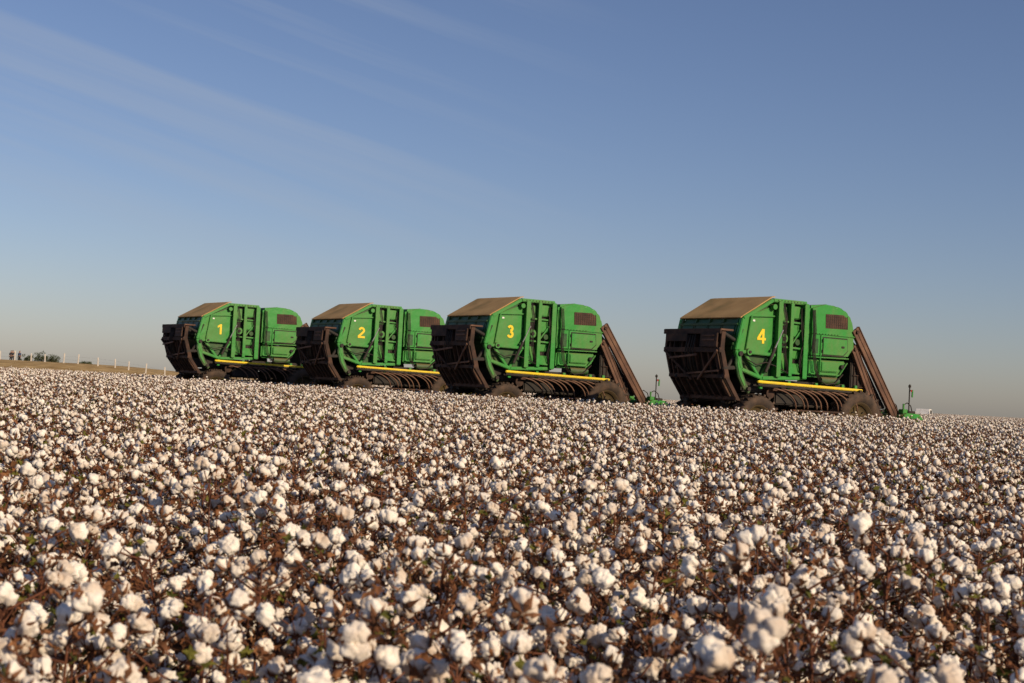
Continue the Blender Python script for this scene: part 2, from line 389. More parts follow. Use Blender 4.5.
# ------------------------------------------------------------------ part builder
class PB:
    def __init__(s,mats): s.bm=bmesh.new(); s.mats=mats
    def _merge(s,b,mi,mtx=None,smooth=False):
        if mtx is not None: bmesh.ops.transform(b,matrix=mtx,verts=b.verts)
        bmesh.ops.recalc_face_normals(b,faces=b.faces)
        for f in b.faces: f.material_index=mi; f.smooth=smooth
        me=bpy.data.meshes.new("tmp"); b.to_mesh(me); b.free(); s.bm.from_mesh(me); bpy.data.meshes.remove(me)
    def box(s,c,d,mi=0,bev=.02,rot=None):
        b=bmesh.new(); bmesh.ops.create_cube(b,size=1); bmesh.ops.scale(b,vec=d,verts=b.verts)
        if bev: bmesh.ops.bevel(b,geom=b.edges[:],offset=min(bev,min(d)*.4),segments=2,affect='EDGES')
        m=Matrix.Translation(c)
        if rot: m=m@Euler(rot).to_matrix().to_4x4()
        s._merge(b,mi,m)
    def beam(s,p0,p1,w,t,mi=0,bev=.015):
        p0=Vector(p0);p1=Vector(p1);d=p1-p0
        b=bmesh.new(); bmesh.ops.create_cube(b,size=1); bmesh.ops.scale(b,vec=(d.length,t,w),verts=b.verts)
        if bev: bmesh.ops.bevel(b,geom=b.edges[:],offset=min(bev,min(w,t)*.4),segments=2,affect='EDGES')
        q=d.to_track_quat('X','Z')
        s._merge(b,mi,Matrix.Translation((p0+p1)/2)@q.to_matrix().to_4x4())
    def prism(s,prof,y0,y1,mi=0,bev=.03,seg=2):
        b=bmesh.new()
        lo=[b.verts.new((x,y0,z)) for x,z in prof]; hi=[b.verts.new((x,y1,z)) for x,z in prof]
        b.faces.new(lo); b.faces.new(hi[::-1]); n=len(prof)
        for i in range(n): b.faces.new((lo[i],hi[i],hi[(i+1)%n],lo[(i+1)%n]))
        if bev: bmesh.ops.bevel(b,geom=b.edges[:],offset=bev,segments=seg,affect='EDGES',clamp_overlap=True)
        s._merge(b,mi)
    def cyl(s,p0,p1,r,mi=0,seg=16,r2=None):
        p0=Vector(p0);p1=Vector(p1);d=p1-p0
        b=bmesh.new(); bmesh.ops.create_cone(b,cap_ends=True,segments=seg,radius1=r,radius2=r if r2 is None else r2,depth=d.length)
        q=d.to_track_quat('Z','Y')
        s._merge(b,mi,Matrix.Translation((p0+p1)/2)@q.to_matrix().to_4x4(),False)
    def path(s,pts,r,mi=0,seg=8):
        pts=[Vector(p) for p in pts]; b=bmesh.new(); rings=[]
        for i,p in enumerate(pts):
            d=(pts[min(i+1,len(pts)-1)]-pts[max(i-1,0)]).normalized()
            u=d.cross(Vector((0,1,0.01))).normalized(); w=d.cross(u)
            rings.append([b.verts.new(p+r*(math.cos(6.2832*k/seg)*u+math.sin(6.2832*k/seg)*w)) for k in range(seg)])
        for a,c in zip(rings,rings[1:]):
            for k in range(seg): b.faces.new((a[k],a[(k+1)%seg],c[(k+1)%seg],c[k]))
        b.faces.new(rings[0]); b.faces.new(rings[-1][::-1])
        s._merge(b,mi,None,True)
    def strip(s,prof,y0,y1,th,mi=0):
        b=bmesh.new(); n=len(prof); nor=[]
        for i in range(n):
            a=Vector(prof[max(i-1,0)]); c=Vector(prof[min(i+1,n-1)]); d=(c-a).normalized(); nor.append(Vector((-d.y,d.x)))
        A=[];B=[]
        for i,(x,z) in enumerate(prof):
            q=Vector((x,z))+nor[i]*th
            A.append((b.verts.new((x,y0,z)),b.verts.new((x,y1,z)))); B.append((b.verts.new((q.x,y0,q.y)),b.verts.new((q.x,y1,q.y))))
        for i in range(n-1):
            b.faces.new((A[i][0],A[i][1],A[i+1][1],A[i+1][0])); b.faces.new((B[i][0],B[i+1][0],B[i+1][1],B[i][1]))
            b.faces.new((A[i][0],A[i+1][0],B[i+1][0],B[i][0])); b.faces.new((A[i][1],B[i][1],B[i+1][1],A[i+1][1]))
        b.faces.new((A[0][0],B[0][0],B[0][1],A[0][1])); b.faces.new((A[-1][0],A[-1][1],B[-1][1],B[-1][0]))
        s._merge(b,mi)
    def lathe(s,prof,cx,cy,cz,mi=0,seg=40,smooth=True):
        b=bmesh.new(); rings=[]
        for y,r in prof: rings.append([b.verts.new((cx+r*math.cos(6.2832*k/seg),cy+y,cz+r*math.sin(6.2832*k/seg))) for k in range(seg)])
        for a,c in zip(rings,rings[1:]):
            for k in range(seg): b.faces.new((a[k],a[(k+1)%seg],c[(k+1)%seg],c[k]))
        s._merge(b,mi,None,smooth)
    def obj(s,name,parent=None,loc=(0,0,0)):
        me=bpy.data.meshes.new(name)
        if any(loc): bmesh.ops.translate(s.bm,vec=-Vector(loc),verts=s.bm.verts)
        s.bm.to_mesh(me); s.bm.free()
        for m in s.mats: me.materials.append(m)
        o=bpy.data.objects.new(name,me); COL.objects.link(o)
        if parent is not None: o.parent=parent
        o.location=loc
        return o

# ------------------------------------------------------------------ harvester
def number_mesh(t):
    """bold rounded sans numeral drawn in the XZ plane as flat vinyl"""
    p=PB([M_NUM]); th=.095; f=-.006; k=.006
    def arc(cx,cz,r,a0,a1,n=14): return [(cx+r*math.cos(R(a0+(a1-a0)*i/n)),cz+r*math.sin(R(a0+(a1-a0)*i/n))) for i in range(n+1)]
    if t=="1":
        p.prism([(-.02,-.26),(.08,-.26),(.08,.26),(.0,.26),(-.13,.16),(-.13,.07),(-.02,.13)],f,k,0,0)
    elif t=="4":
        p.prism([(.03,-.26),(.125,-.26),(.125,.26),(.03,.26)],f,k,0,0)
        p.prism([(-.19,-.14),(.19,-.14),(.19,-.055),(-.19,-.055)],f-.001,k+.001,0,0)
        p.prism([(-.19,-.06),(-.08,-.06),(.06,.15),(.06,.26),(.02,.26)],f-.002,k+.002,0,0)
    elif t=="3":
        p.strip(arc(-.01,.125,.135,160,-88),f,k,-th,0)
        p.strip(arc(-.01,-.115,.150,88,-160),f-.001,k+.001,-th,0)
    else:
        pr=arc(0,.10,.16,165,-30)+[(.02,-.10),(-.12,-.235)]
        p.strip(pr,f,k,-th,0)
        p.prism([(-.18,-.26),(.17,-.26),(.17,-.17),(-.18,-.17)],f-.001,k+.001,0,0)
    me=bpy.data.meshes.new("number_marking"); p.bm.to_mesh(me); p.bm.free(); me.materials.append(M_NUM)
    return me

def make_wheel(parent,x,yc,r,w,rimmat):
    sg=1 if yc>0 else -1
    wo=bpy.data.objects.new("wheel",None); COL.objects.link(wo); wo.parent=parent; wo.location=(x,yc,r)
    p=PB([M_TYRE]); h=w/2
    p.lathe([(-h*.8,r*.58),(-h,r*.66),(-h*1.02,r*.8),(-h*.92,r*.91),(-h*.6,r*.95),(h*.6,r*.95),(h*.92,r*.91),(h*1.02,r*.8),(h,r*.66),(h*.8,r*.58)],0,0,0)
    nl=22
    for i in range(nl):
        for s2 in(-1,1):
            a=6.2832*(i+(.5 if s2>0 else 0))/nl
            b=bmesh.new(); bmesh.ops.create_cube(b,size=1); bmesh.ops.scale(b,vec=(r*.08,h*1.05,r*.11),verts=b.verts)
            mt=Matrix.Rotation(-a,4,'Y')@Matrix.Translation((0,s2*h*.48,r*.95))@Matrix.Rotation(s2*.45,4,'Z')
            p._merge(b,0,mt)
    p.obj("tyre",wo)
    p=PB([rimmat,M_BLACK])
    p.lathe([(sg*h*.8,r*.60),(sg*h*.82,r*.54),(sg*h*.35,r*.50),(sg*h*.2,r*.25),(sg*h*.45,r*.2),(sg*h*.45,.001)],0,0,0,0)
    for i in range(8):
        a=6.2832*i/8; p.cyl((r*.33*math.cos(a),sg*h*.2,r*.33*math.sin(a)),(r*.33*math.cos(a),sg*h*.42,r*.33*math.sin(a)),.025,1,8)
    p.obj("rim",wo)

def build_machine():
    root=bpy.data.objects.new("cotton_picker",None); COL.objects.link(root); root.empty_display_size=1
    G=[M_GREEN,M_GREEN2,M_BLACK,M_RUST,M_CHROME,M_WHITE]
    Y=1.5
    p=PB(G)
    body=[(-.28,3.05),(-.02,4.12),(1.2,4.82),(2.68,4.82),(2.68,2.25),(.85,2.15),(-.05,2.45)]
    p.prism(body,-Y+.14,Y-.14,1,.04)
    chamber=p.obj("module_chamber",root)
    # sloping rear roof with dust
    p=PB([M_ROOF])
    p.strip([(-.10,4.10),(.02,4.18),(1.18,4.86),(1.30,4.88)],-Y-.02,Y+.02,.035,0)
    p.beam((.05,.02,4.228),(1.15,.02,4.872),.012,.03,0,.003)
    p.obj("dusty_roof",chamber)
    # rear face, its shade put into the colour by the darker green
    p=PB(G)
    for yy in (-1.02,-.34,.34,1.02):
        p.box((-.19,yy,3.6),(.05,.6,.75),1,.02,(0,.24,0))
    for yy in (-1.38,-.68,0,.68,1.38): p.beam((-.32,yy,3.05),(-.05,yy,4.10),.08,.07,1)
    p.beam((-.15,-1.45,3.9),(-.15,1.45,3.9),.07,.07,1)
    p.beam((-.30,-1.45,3.25),(-.30,1.45,3.25),.09,.07,1)
    p.obj("rear_gate",chamber)
    # side frames both sides
    for sgn in (-1,1):
        p=PB(G); ys=sgn*Y
        def pr(prof,t0,t1,mi=0,bev=.015): p.prism(prof,min(sgn*t0,sgn*t1),max(sgn*t0,sgn*t1),mi,bev)
        pr([(-.02,4.02),(.30,4.22),(1.38,4.62),(1.38,3.02),(1.20,3.02),(-.16,3.05)],1.38,1.455,0,.02)
        pr([(.02,2.92),(1.38,2.92),(1.38,2.62),(1.05,2.30),(.30,2.42)],1.36,1.42,1,.02)
        # rim frame of the gate
        for a,b_ in (((-.26,3.05),(-.02,4.10)),((-.02,4.10),(1.2,4.78)),((1.2,4.78),(2.66,4.78)),((-.26,3.05),(-.02,2.48)),((-.02,2.45),(.85,2.2)),((.85,2.2),(2.64,2.28))):
            p.beam((a[0],ys,a[1]),(b_[0],ys,b_[1]),.12,.16,0,.02)
        # vertical ribs (channel sections)
        for x,z0,z1,w,t in ((1.47,2.25,4.76,.13,.30),(2.00,2.3,4.74,.09,.24),(2.60,2.25,4.76,.14,.32)):
            p.box((x,ys+sgn*.01,(z0+z1)/2),(w,t,z1-z0),0,.015)
            p.box((x-.02,ys+sgn*(t/2+.012),(z0+z1)/2),(w+.05,.02,z1-z0-.04),0,.006)
        # bays between the ribs : green plates with dark gaps and machinery
        p.box((1.735,ys-sgn*.13,3.5),(.44,.03,2.4),2,.005)
        p.box((2.30,ys-sgn*.13,3.5),(.54,.03,2.4),2,.005)
        p.box((1.735,ys-sgn*.07,4.30),(.38,.06,.62),0,.03)
        p.box((1.735,ys-sgn*.07,2.74),(.38,.06,.66),0,.03)
        p.box((2.29,ys-sgn*.04,4.44),(.48,.08,.42),0,.03)
        p.box((2.29,ys-sgn*.06,3.84),(.46,.10,.46),0,.05)
        p.box((2.29,ys-sgn*.08,3.10),(.44,.06,.40),0,.03)
        p.box((2.29,ys-sgn*.02,2.58),(.48,.09,.34),0,.03)
        p.cyl((1.735,ys-sgn*.14,3.55),(1.735,ys+sgn*.06,3.55),.16,0,20)
        p.cyl((1.735,ys,3.55),(1.735,ys+sgn*.10,3.55),.07,2,12)
        p.cyl((2.35,ys-sgn*.14,3.46),(2.35,ys+sgn*.03,3.46),.10,1,16)
        for z in (4.12,3.28,2.45): p.beam((1.42,ys+sgn*.02,z),(2.62,ys+sgn*.02,z-.03),.06,.10,0,.01)
        p.beam((2.06,ys+sgn*.04,3.34),(2.54,ys+sgn*.04,3.98),.05,.04,0,.008)
        # stiffeners on number panel
        p.beam((-.20,ys+sgn*.01,3.02),(1.42,ys+sgn*.01,2.98),.11,.20,0,.02)
        p.beam((.36,ys-sgn*.01,4.24),(.18,ys-sgn*.01,3.06),.06,.08,0,.012)
        p.beam((.36,ys-sgn*.01,4.20),(1.40,ys-sgn*.01,4.26),.05,.07,0,.012)
        p.beam((.12,ys+sgn*.02,2.95),(.75,ys+sgn*.02,2.22),.10,.10,0,.015)
        p.beam((1.32,ys+sgn*.02,2.95),(.80,ys+sgn*.02,2.22),.08,.10,0,.015)
        p.cyl((.22,ys,3.02),(.22,ys+sgn*.16,3.02),.11,0,18); p.cyl((.22,ys,3.02),(.22,ys+sgn*.19,3.02),.05,2,12)
        p.cyl((1.25,ys-sgn*.06,4.56),(1.25,ys+sgn*.11,4.56),.09,0,18)
        for zz in np.linspace(3.15,4.45,8): p.cyl((1.34,ys-sgn*.06,zz),(1.34,ys-sgn*.03,zz),.020,2,8)
        for xx in np.linspace(1.4,2.5,9): p.cyl((xx,ys+sgn*.06,4.78),(xx,ys+sgn*.095,4.78),.018,2,8)
        p.box((.50,ys-sgn*.04,4.06),(.09,.012,.06),5,.002)
        # hydraulic rams
        p.cyl((.92,ys+sgn*.14,2.40),(1.28,ys+sgn*.14,3.2),.055,2,12); p.cyl((1.28,ys+sgn*.14,3.2),(1.56,ys+sgn*.17,3.82),.028,4,10)
        p.cyl((-.22,ys-sgn*.06,3.1),(.05,ys-sgn*.06,3.75),.04,2,10)
        # hoses
        for off in (0,.05,.09):
            p.path([(1.52+off,ys+sgn*.14,4.7),(1.62+off,ys+sgn*.19,4.2),(1.55+off*1.3,ys+sgn*.19,3.6),(1.66+off,ys+sgn*.15,3.0),(1.85+off,ys+sgn*.12,2.4)],.015,2)
        for off in (0,.06):
            p.path([(2.45+off,ys+sgn*.05,4.6),(2.40+off,ys+sgn*.12,4.0),(2.50+off,ys+sgn*.12,3.4),(2.36+off,ys+sgn*.12,2.8),(2.52+off,ys+sgn*.1,2.3)],.016,2)
        p.path([(.1,ys+sgn*.1,2.8),(.5,ys+sgn*.16,2.62),(.9,ys+sgn*.16,2.72),(1.4,ys+sgn*.14,2.6),(2.0,ys+sgn*.12,2.38)],.02,2)
        # lower lift arm at the rear
        pr([(-.25,3.06),(-.08,3.10),(.00,2.72),(.05,2.3),(.24,1.95),(.42,1.76),(.34,1.66),(.10,1.84),(-.12,2.18),(-.26,2.62)],1.47,1.55,1,.015)
        pr([(-.22,3.0),(-.12,3.0),(-.04,2.7),(.0,2.3),(.18,1.95),(.12,1.90),(-.08,2.22),(-.20,2.62)],1.55,1.57,0,.005)
        p.cyl((-.12,ys-sgn*.05,2.95),(-.12,ys+sgn*.14,2.95),.08,2,14)
        p.cyl((.28,ys-sgn*.05,1.82),(.28,ys+sgn*.14,1.82),.07,2,14)
        p.obj("side_frame",chamber)
    # accumulator with rounded front shoulder
    p=PB(G)
    acc=[(2.92,2.98),(2.92,4.74),(3.6,4.83),(4.15,4.81),(4.50,4.72),(4.76,4.56),(4.92,4.32),(5.01,4.0),(5.02,3.62),(4.84,3.48),(4.78,3.02)]
    p.prism(acc,-Y+.03,Y-.03,0,.10,4)
    p.prism([(2.95,2.35),(2.95,2.96),(4.72,2.96),(4.64,2.62),(4.3,2.35)],-Y+.10,Y-.10,0,.06,3)
    p.box((2.80,0,3.4),(.2,2.5,2.3),2,.02)
    for sgn in (-1,1):
        ys=sgn*(Y-.03)
        for a,b_ in (((3.0,3.82),(4.97,3.80)),((3.0,3.02),(4.72,3.04)),((3.0,2.46),(4.32,2.46)),((4.32,2.46),(4.66,2.9))):
            p.beam((a[0],ys,a[1]),(b_[0],ys,b_[1]),.04,.07,0,.01)
        p.beam((3.42,ys,2.46),(3.42,ys,3.78),.04,.08,0,.01)
        pd=[(3.52,3.12),(3.52,3.70),(4.62,3.70),(4.66,3.30),(4.45,3.12)]
        p.prism(pd,min(ys-sgn*.02,ys+sgn*.03),max(ys-sgn*.02,ys+sgn*.03),0,.02)
        p.prism([(x*1.03-.12,(z-3.41)*1.10+3.41) for x,z in pd],min(ys-sgn*.02,ys+sgn*.010),max(ys-sgn*.02,ys+sgn*.010),2,.005)
        p.box((4.42,ys+sgn*.035,3.42),(.14,.03,.07),2,.01)
        for z in (3.25,3.6): p.cyl((3.50,ys+sgn*.04,z-.05),(3.50,ys+sgn*.04,z+.05),.02,2,8)
        p.box((3.2,ys-sgn*.005,3.4),(.26,.03,.5),1,.01)
        p.box((3.9,ys-sgn*.03,2.72),(.8,.08,.34),0,.03); p.cyl((4.45,ys-sgn*.1,2.75),(4.45,ys+sgn*.03,2.75),.07,2,14)
        for off in (0,.05,.1): p.path([(2.98+off,ys+sgn*.05,4.6),(3.05+off,ys+sgn*.06,3.9),(3.0+off,ys+sgn*.07,3.3),(3.15+off,ys+sgn*.06,2.6),(3.4+off,ys+sgn*.04,2.2)],.015,2)
        p.cyl((3.6,ys-sgn*.15,2.25),(4.4,ys-sgn*.15,2.25),.13,1,18)
        p.path([(3.4,ys,2.3),(3.7,ys+sgn*.06,2.12),(4.1,ys+sgn*.06,2.18),(4.5,ys,2.5)],.02,2)
        for xx in np.linspace(3.05,4.15,9): p.cyl((xx,ys+sgn*.025,3.82),(xx,ys+sgn*.05,3.82),.014,2,8)
    accu=p.obj("cotton_accumulator",root)
    for sgn in (-1,1):
        p=PB([M_RUST,M_BLACK,M_GREEN2]); ys=sgn*(Y-.045)
        sp=[(3.62,4.02),(3.60,4.50),(4.40,4.52),(4.62,4.38),(4.64,4.04)]
        p.prism(sp,min(ys,ys+sgn*.03),max(ys,ys+sgn*.03),0,.01)
        for i in range(10): p.box((3.70+.098*i,ys+sgn*.032,4.26),(.018,.016,.42),1,.003)
        for i in range(5): p.box((4.12,ys+sgn*.035,4.09+.085*i),(.96,.012,.016),0,.003)
        p.obj("vent_screen",accu)
    # yellow side rails
    for sgn in (-1,1):
        p=PB([M_YELLOW,M_BLACK,M_GREEN]); ys=sgn*(Y+.14)
        p.beam((.60,ys,2.08),(5.25,ys,1.99),.085,.09,0,.02)
        p.beam((.60,ys,1.98),(5.25,ys,1.90),.06,.12,1,.01)
        for x in (.8,2.0,3.2,4.4,5.0): p.box((x,ys-sgn*.08,2.0),(.12,.1,.3),2,.01)
        p.obj("side_rail",root)
    # rear bale handler (folded up rack, angular)
    prof=[(-.80,3.62),(-.84,3.05),(-.56,2.10),(-.05,1.40)]
    p=PB([M_RUST,M_BLACK,M_DUCT])
    p.strip([(x+.14,z) for x,z in prof],-1.25,1.10,-.03,1)
    handler=p.obj("bale_handler",root)
    rr=random.Random(4)
    for k,yy in enumerate((-1.45,-1.18,-.86,-.55,-.20,.12,.45,.78,1.02,1.26)):
        p=PB([M_RUST,M_BLACK,M_DUCT])
        top=3.62-(.0,.34,.22,.30,.0,.12,.30,.0,.25,.05)[k]; low=rr.uniform(0,.12)
        q0=[(-.80,top),(-.84,3.05),(-.56,2.10),(-.05-low*.6,1.40+low)]
        w=.045 if k in (0,9) else .03
        dx=.02+rr.uniform(0,.05)
        p.prism([(x-dx,z) for x,z in q0]+[(x+.13,z) for x,z in q0[::-1]],yy-w,yy+w,0,.006,1)
        p.obj("tine",handler)
    p=PB([M_RUST,M_BLACK,M_DUCT])
    p.box((-.62,-.08,3.68),(.52,2.85,.06),2,.01); p.box((-.88,-.08,3.62),(.05,2.85,.16),0,.01)
    for (x,z,w) in ((-.86,3.02,.16),(-.60,2.18,.12),(-.10,1.50,.12)): p.beam((x,-1.50,z),(x,1.30,z),w,.10,0,.01)
    for yy in (-1.45,-.9,.9,1.25):
        p.beam((-.72,yy,3.58),(-.2,yy,3.35),.10,.08,1,.02); p.beam((-.70,yy,2.45),(0,yy,2.5),.12,.10,1,.02)
    p.box((-.95,-1.02,3.34),(.05,.82,.46),0,.01,(0,.06,0)); p.box((-.99,-1.02,3.34),(.03,.6,.06),2,.01,(0,.06,0)); p.box((-.99,-1.02,3.48),(.03,.6,.04),2,.01,(0,.06,0))
    p.box((-.93,.62,3.42),(.05,1.1,.26),0,.01,(0,.04,0))
    p.cyl((-.66,-1.35,2.1),(-.15,-1.35,2.9),.06,1,12); p.cyl((-.66,.9,2.1),(-.15,.9,2.9),.06,1,12)
    for i in range(4): p.path([(-.90,-.3+.12*i,3.5),(-.97,-.25+.12*i,3.0),(-.84,-.2+.14*i,2.5),(-.5,-.1+.1*i,2.0)],.02,1)
    p.beam((-.96,-1.45,3.0),(-.66,-.2,2.05),.08,.05,2,.01); p.beam((-.96,1.2,3.0),(-.66,.1,2.05),.08,.05,0,.01)
    p.beam((-.98,-.5,2.86),(-.98,.9,2.74),.07,.05,2,.01)
    p.beam((-.74,-1.3,2.36),(-.70,.4,2.24),.06,.05,2,.01)
    p.obj("rack_frame",handler)
    # chassis
    p=PB([M_BLACK,M_RUST,M_GREEN2])
    for yy in (-.7,.7): p.box((3.3,yy,1.5),(6.6,.25,.35),0,.03)
    p.box((2.6,0,1.95),(4.6,2.5,.45),0,.05)
    p.cyl((.75,-1.35,.82),(.75,1.35,.82),.13,0); p.cyl((5.1,-1.35,.95),(5.1,1.35,.95),.16,0)
    p.box((.75,0,1.2),(.4,.8,.6),0,.03); p.box((5.1,0,1.2),(.6,1.4,.6),0,.03)
    for sgn in (-1,1):
        p.box((2.2,sgn*1.20,1.62),(1.3,.5,.5),0,.04)
        p.cyl((1.35,sgn*1.2,1.72),(1.35,sgn*1.45,1.72),.17,1,18)
    p.obj("chassis",root)
    # thin curved hoops below the rail
    for sgn in (-1,1):
        p=PB([M_RUST,M_HOOP])
        for i in range(10):
            x0=1.35+.30*i+rr.uniform(-.03,.03); ln=rr.uniform(.8,1.0)
            pts=[]
            for t in np.linspace(0,1,9):
                pts.append((x0+ln*math.sin(t*1.45),sgn*(1.60+.14*math.sin(t*2.6)),1.88-.62*(1-math.cos(t*1.5))-.05*t))
            p.path(pts,.026,1,6)
        p.beam((1.3,sgn*1.58,1.84),(4.6,sgn*1.58,1.80),.06,.08,0,.01); p.beam((2.1,sgn*1.66,1.20),(4.6,sgn*1.66,1.20),.06,.08,0,.01)
        p.obj("bale_cradle",root)
    for s_ in (-1,1): make_wheel(root,.75,s_*1.42,.84,.5,M_RIM); make_wheel(root,5.12,s_*1.50,1.0,.62,M_RIM)
    # broad flat struts at the front
    for sgn in (-1,1):
        for a,b_,w,dy in (((4.98,4.08),(7.10,1.10),.36,1.46),((5.0,3.50),(6.30,1.15),.30,1.38)):
            p=PB([M_DUCT,M_RUST]); A=Vector((a[0],sgn*dy,a[1])); B=Vector((b_[0],sgn*dy,b_[1]))
            p.beam(A,B,w,.07,0,.008)
            d=(B-A).normalized(); nn=Vector((-d.z,0,d.x))
            for s2 in (-1,1): p.beam(A+nn*s2*w*.46,B+nn*s2*w*.46,.03,.13,0,.006)
            p.beam(A,B,.03,.10,1,.006)
            p.cyl(A+d*.12-Vector((0,.1,0)),A+d*.12+Vector((0,.1,0)),.06,1,12)
            p.obj("front_strut",root)
    p=PB([M_BLACK,M_RUST])
    p.prism([(5.03,1.4),(5.03,3.75),(5.16,3.60),(6.75,1.45),(6.72,1.4)],-1.3,1.3,0,.03)
    for i in range(8):
        x=5.16+.17*i; hh=max(.15,3.5-1.35*(x-5.16)-1.55); p.box((x,-1.32,1.5+.5*hh),(.03,.04,hh),1,.005)
    for z in (1.7,2.1,2.5,2.9): p.beam((5.1,-1.34,z),(5.16+(3.5-z)/1.35,-1.34,z),.03,.04,1,.005)
    p.obj("engine_housing",root)
    # picking header
    p=PB([M_GREEN,M_BLACK,M_YELLOW])
    p.beam((7.1,-1.75,.95),(7.1,1.95,.95),.25,.25,1,.03)
    p.box((6.9,0,.95),(.5,3.2,.4),1,.03)
    header=p.obj("picking_header",root)
    for i in range(6):
        yc=-1.6+.66*i
        p=PB([M_GREEN,M_BLACK,M_YELLOW])
        p.prism([(7.10,.30),(7.10,1.22),(7.25,1.30),(7.85,1.28),(8.05,1.10),(8.75,.42),(8.9,.2),(8.3,.18)],yc-.24,yc+.24,0,.02)
        p.box((7.30,yc,1.36),(.22,.26,.14),0,.02); p.box((7.66,yc+.05,1.33),(.3,.32,.10),1,.02)
        p.cyl((7.2,yc-.1,1.28),(7.2,yc-.1,1.62),.035,0,10); p.path([(7.2,yc-.1,1.58),(7.35,yc-.12,1.66),(7.55,yc-.1,1.56),(7.65,yc-.08,1.35)],.018,1)
        p.beam((7.2,yc-.26,1.1),(7.8,yc-.26,1.1),.05,.03,1,.005)
        p.obj("row_unit",header)
    p=PB([M_BLACK,M_RED,M_GREEN])
    p.cyl((7.40,-1.76,1.22),(7.40,-1.76,2.18),.022,0,10); p.beam((7.40,-1.76,2.10),(7.54,-1.76,2.10),.04,.04,0,.01)
    p.box((7.40,-1.76,2.24),(.10,.09,.14),0,.03); p.box((7.42,-1.82,2.08),(.06,.03,.06),1,.01); p.cyl((7.54,-1.76,1.86),(7.54,-1.76,2.12),.03,2,10)
    p.obj("light_mast",header)
    return root

def copy_rec(o,parent):
    n=o.copy(); COL.objects.link(n); n.parent=parent
    n.matrix_parent_inverse=Matrix.Identity(4)
    for c in KIDS.get(o.name,[]): copy_rec(c,n)
    return n

root=build_machine()
KIDS={}
for o in list(bpy.data.objects):
    if o.parent is not None and not o.name.startswith(("cotton_boll","foliage")): KIDS.setdefault(o.parent.name,[]).append(o)
roots=[root]+[copy_rec(root,None) for _ in range(3)]
POS=[(6.60,49.7,"4"),(-1.61,56.5,"3"),(-8.11,66.1,"2"),(-15.37,71.7,"1")]
for r_,(x,y,t) in zip(roots,POS):
    r_.location=(x,y,terrain(x,y)); r_.rotation_euler=(0,0,R(33.5)); r_.scale=(1.04,1,1)
    r_["label"]=f"green cotton picker with yellow number {t} standing in cotton"
    r_["category"]="cotton picker"; r_["group"]="row of green cotton pickers in the field"
    ch=[c for c in bpy.data.objects if c.parent==r_ and c.name.startswith("module_chamber")][0]
    n=bpy.data.objects.new("number_marking",number_mesh(t)); COL.objects.link(n); n.parent=ch
    n.location=(.84,-1.464,3.57); n.scale=(.95,1,.92)
    n["label"]=f"yellow number {t} on green side panel"

# small white pickup far out in the field, only its roof clears the cotton
truck=bpy.data.objects.new("pickup_truck",None); COL.objects.link(truck); truck.location=(50.0,181,terrain(50,181)); truck.rotation_euler=(0,0,R(62))
truck["label"]="small white pickup truck standing beyond the cotton crop"; truck["category"]="pickup truck"
p=PB([M_WHITE,M_BLACK])
p.prism([(-2.5,.55),(-2.5,1.12),(-.6,1.12),(-.35,1.78),(.75,1.80),(1.25,1.18),(2.35,1.05),(2.5,.85),(2.5,.5)],-.85,.85,0,.06)
p.box((-1.6,0,1.13),(1.5,1.35,.06),1,.01); p.box((2.5,0,.6),(.12,1.6,.2),1,.03)
tb=p.obj("body",truck)
p=PB([M_GLASS])
for s_ in (-1,1): p.prism([(-.30,1.20),(-.18,1.66),(.68,1.68),(1.05,1.22)],s_*.855-.008,s_*.855+.008,0,0)
p.prism([(1.22,1.24),(.80,1.76),(.83,1.78),(1.26,1.25)],-.72,.72,0,0)
p.obj("window",truck)
for x in (-1.55,1.6):
    for s_ in (-1,1): make_wheel(truck,x,s_*.78,.38,.24,M_WHITE)

# ------------------------------------------------------------------ fence, people, trees at far left
M_POST=noisy_mat("weathered_post_paint",[(0.50,0.46,0.40),(0.70,0.66,0.60)],3,.7)
M_WIRE=noisy_mat("fence_wire",[(0.10,0.095,0.09),(0.16,0.15,0.14)],3,.6)
fe=bpy.data.objects.new("field_fence",None); COL.objects.link(fe)
fe.location=(-60,168,terrain(-60,168)); fe["label"]="wire fence with pale posts on a dry grass bank"; fe["category"]="fence"
A0=Vector((-62,166)); A1=Vector((-33,158)); NP=16; tops=[]
rf=random.Random(3)
for i in range(NP):
    q=A0.lerp(A1,(i+rf.uniform(-.2,.2))/(NP-1)); z=terrain(q.x,q.y)
    p=PB([M_POST]); h=.95+rf.uniform(-.15,.12)
    p.box((0,0,h/2-.1),(.13,.13,h+.2),0,.02,(rf.uniform(-.06,.06),rf.uniform(-.06,.06),0))
    o=p.obj("fence_post",fe); o.location=Vector((q.x,q.y,z))-fe.location
    tops.append(Vector((q.x,q.y,z)))
p=PB([M_WIRE])
for hz in (.35,.70):
    for a,b_ in zip(tops,tops[1:]):
        p.cyl(Vector(a)-fe.location+Vector((0,0,hz)),Vector(b_)-fe.location+Vector((0,0,hz)),.004,0,5)
p.obj("fence_wires",fe)

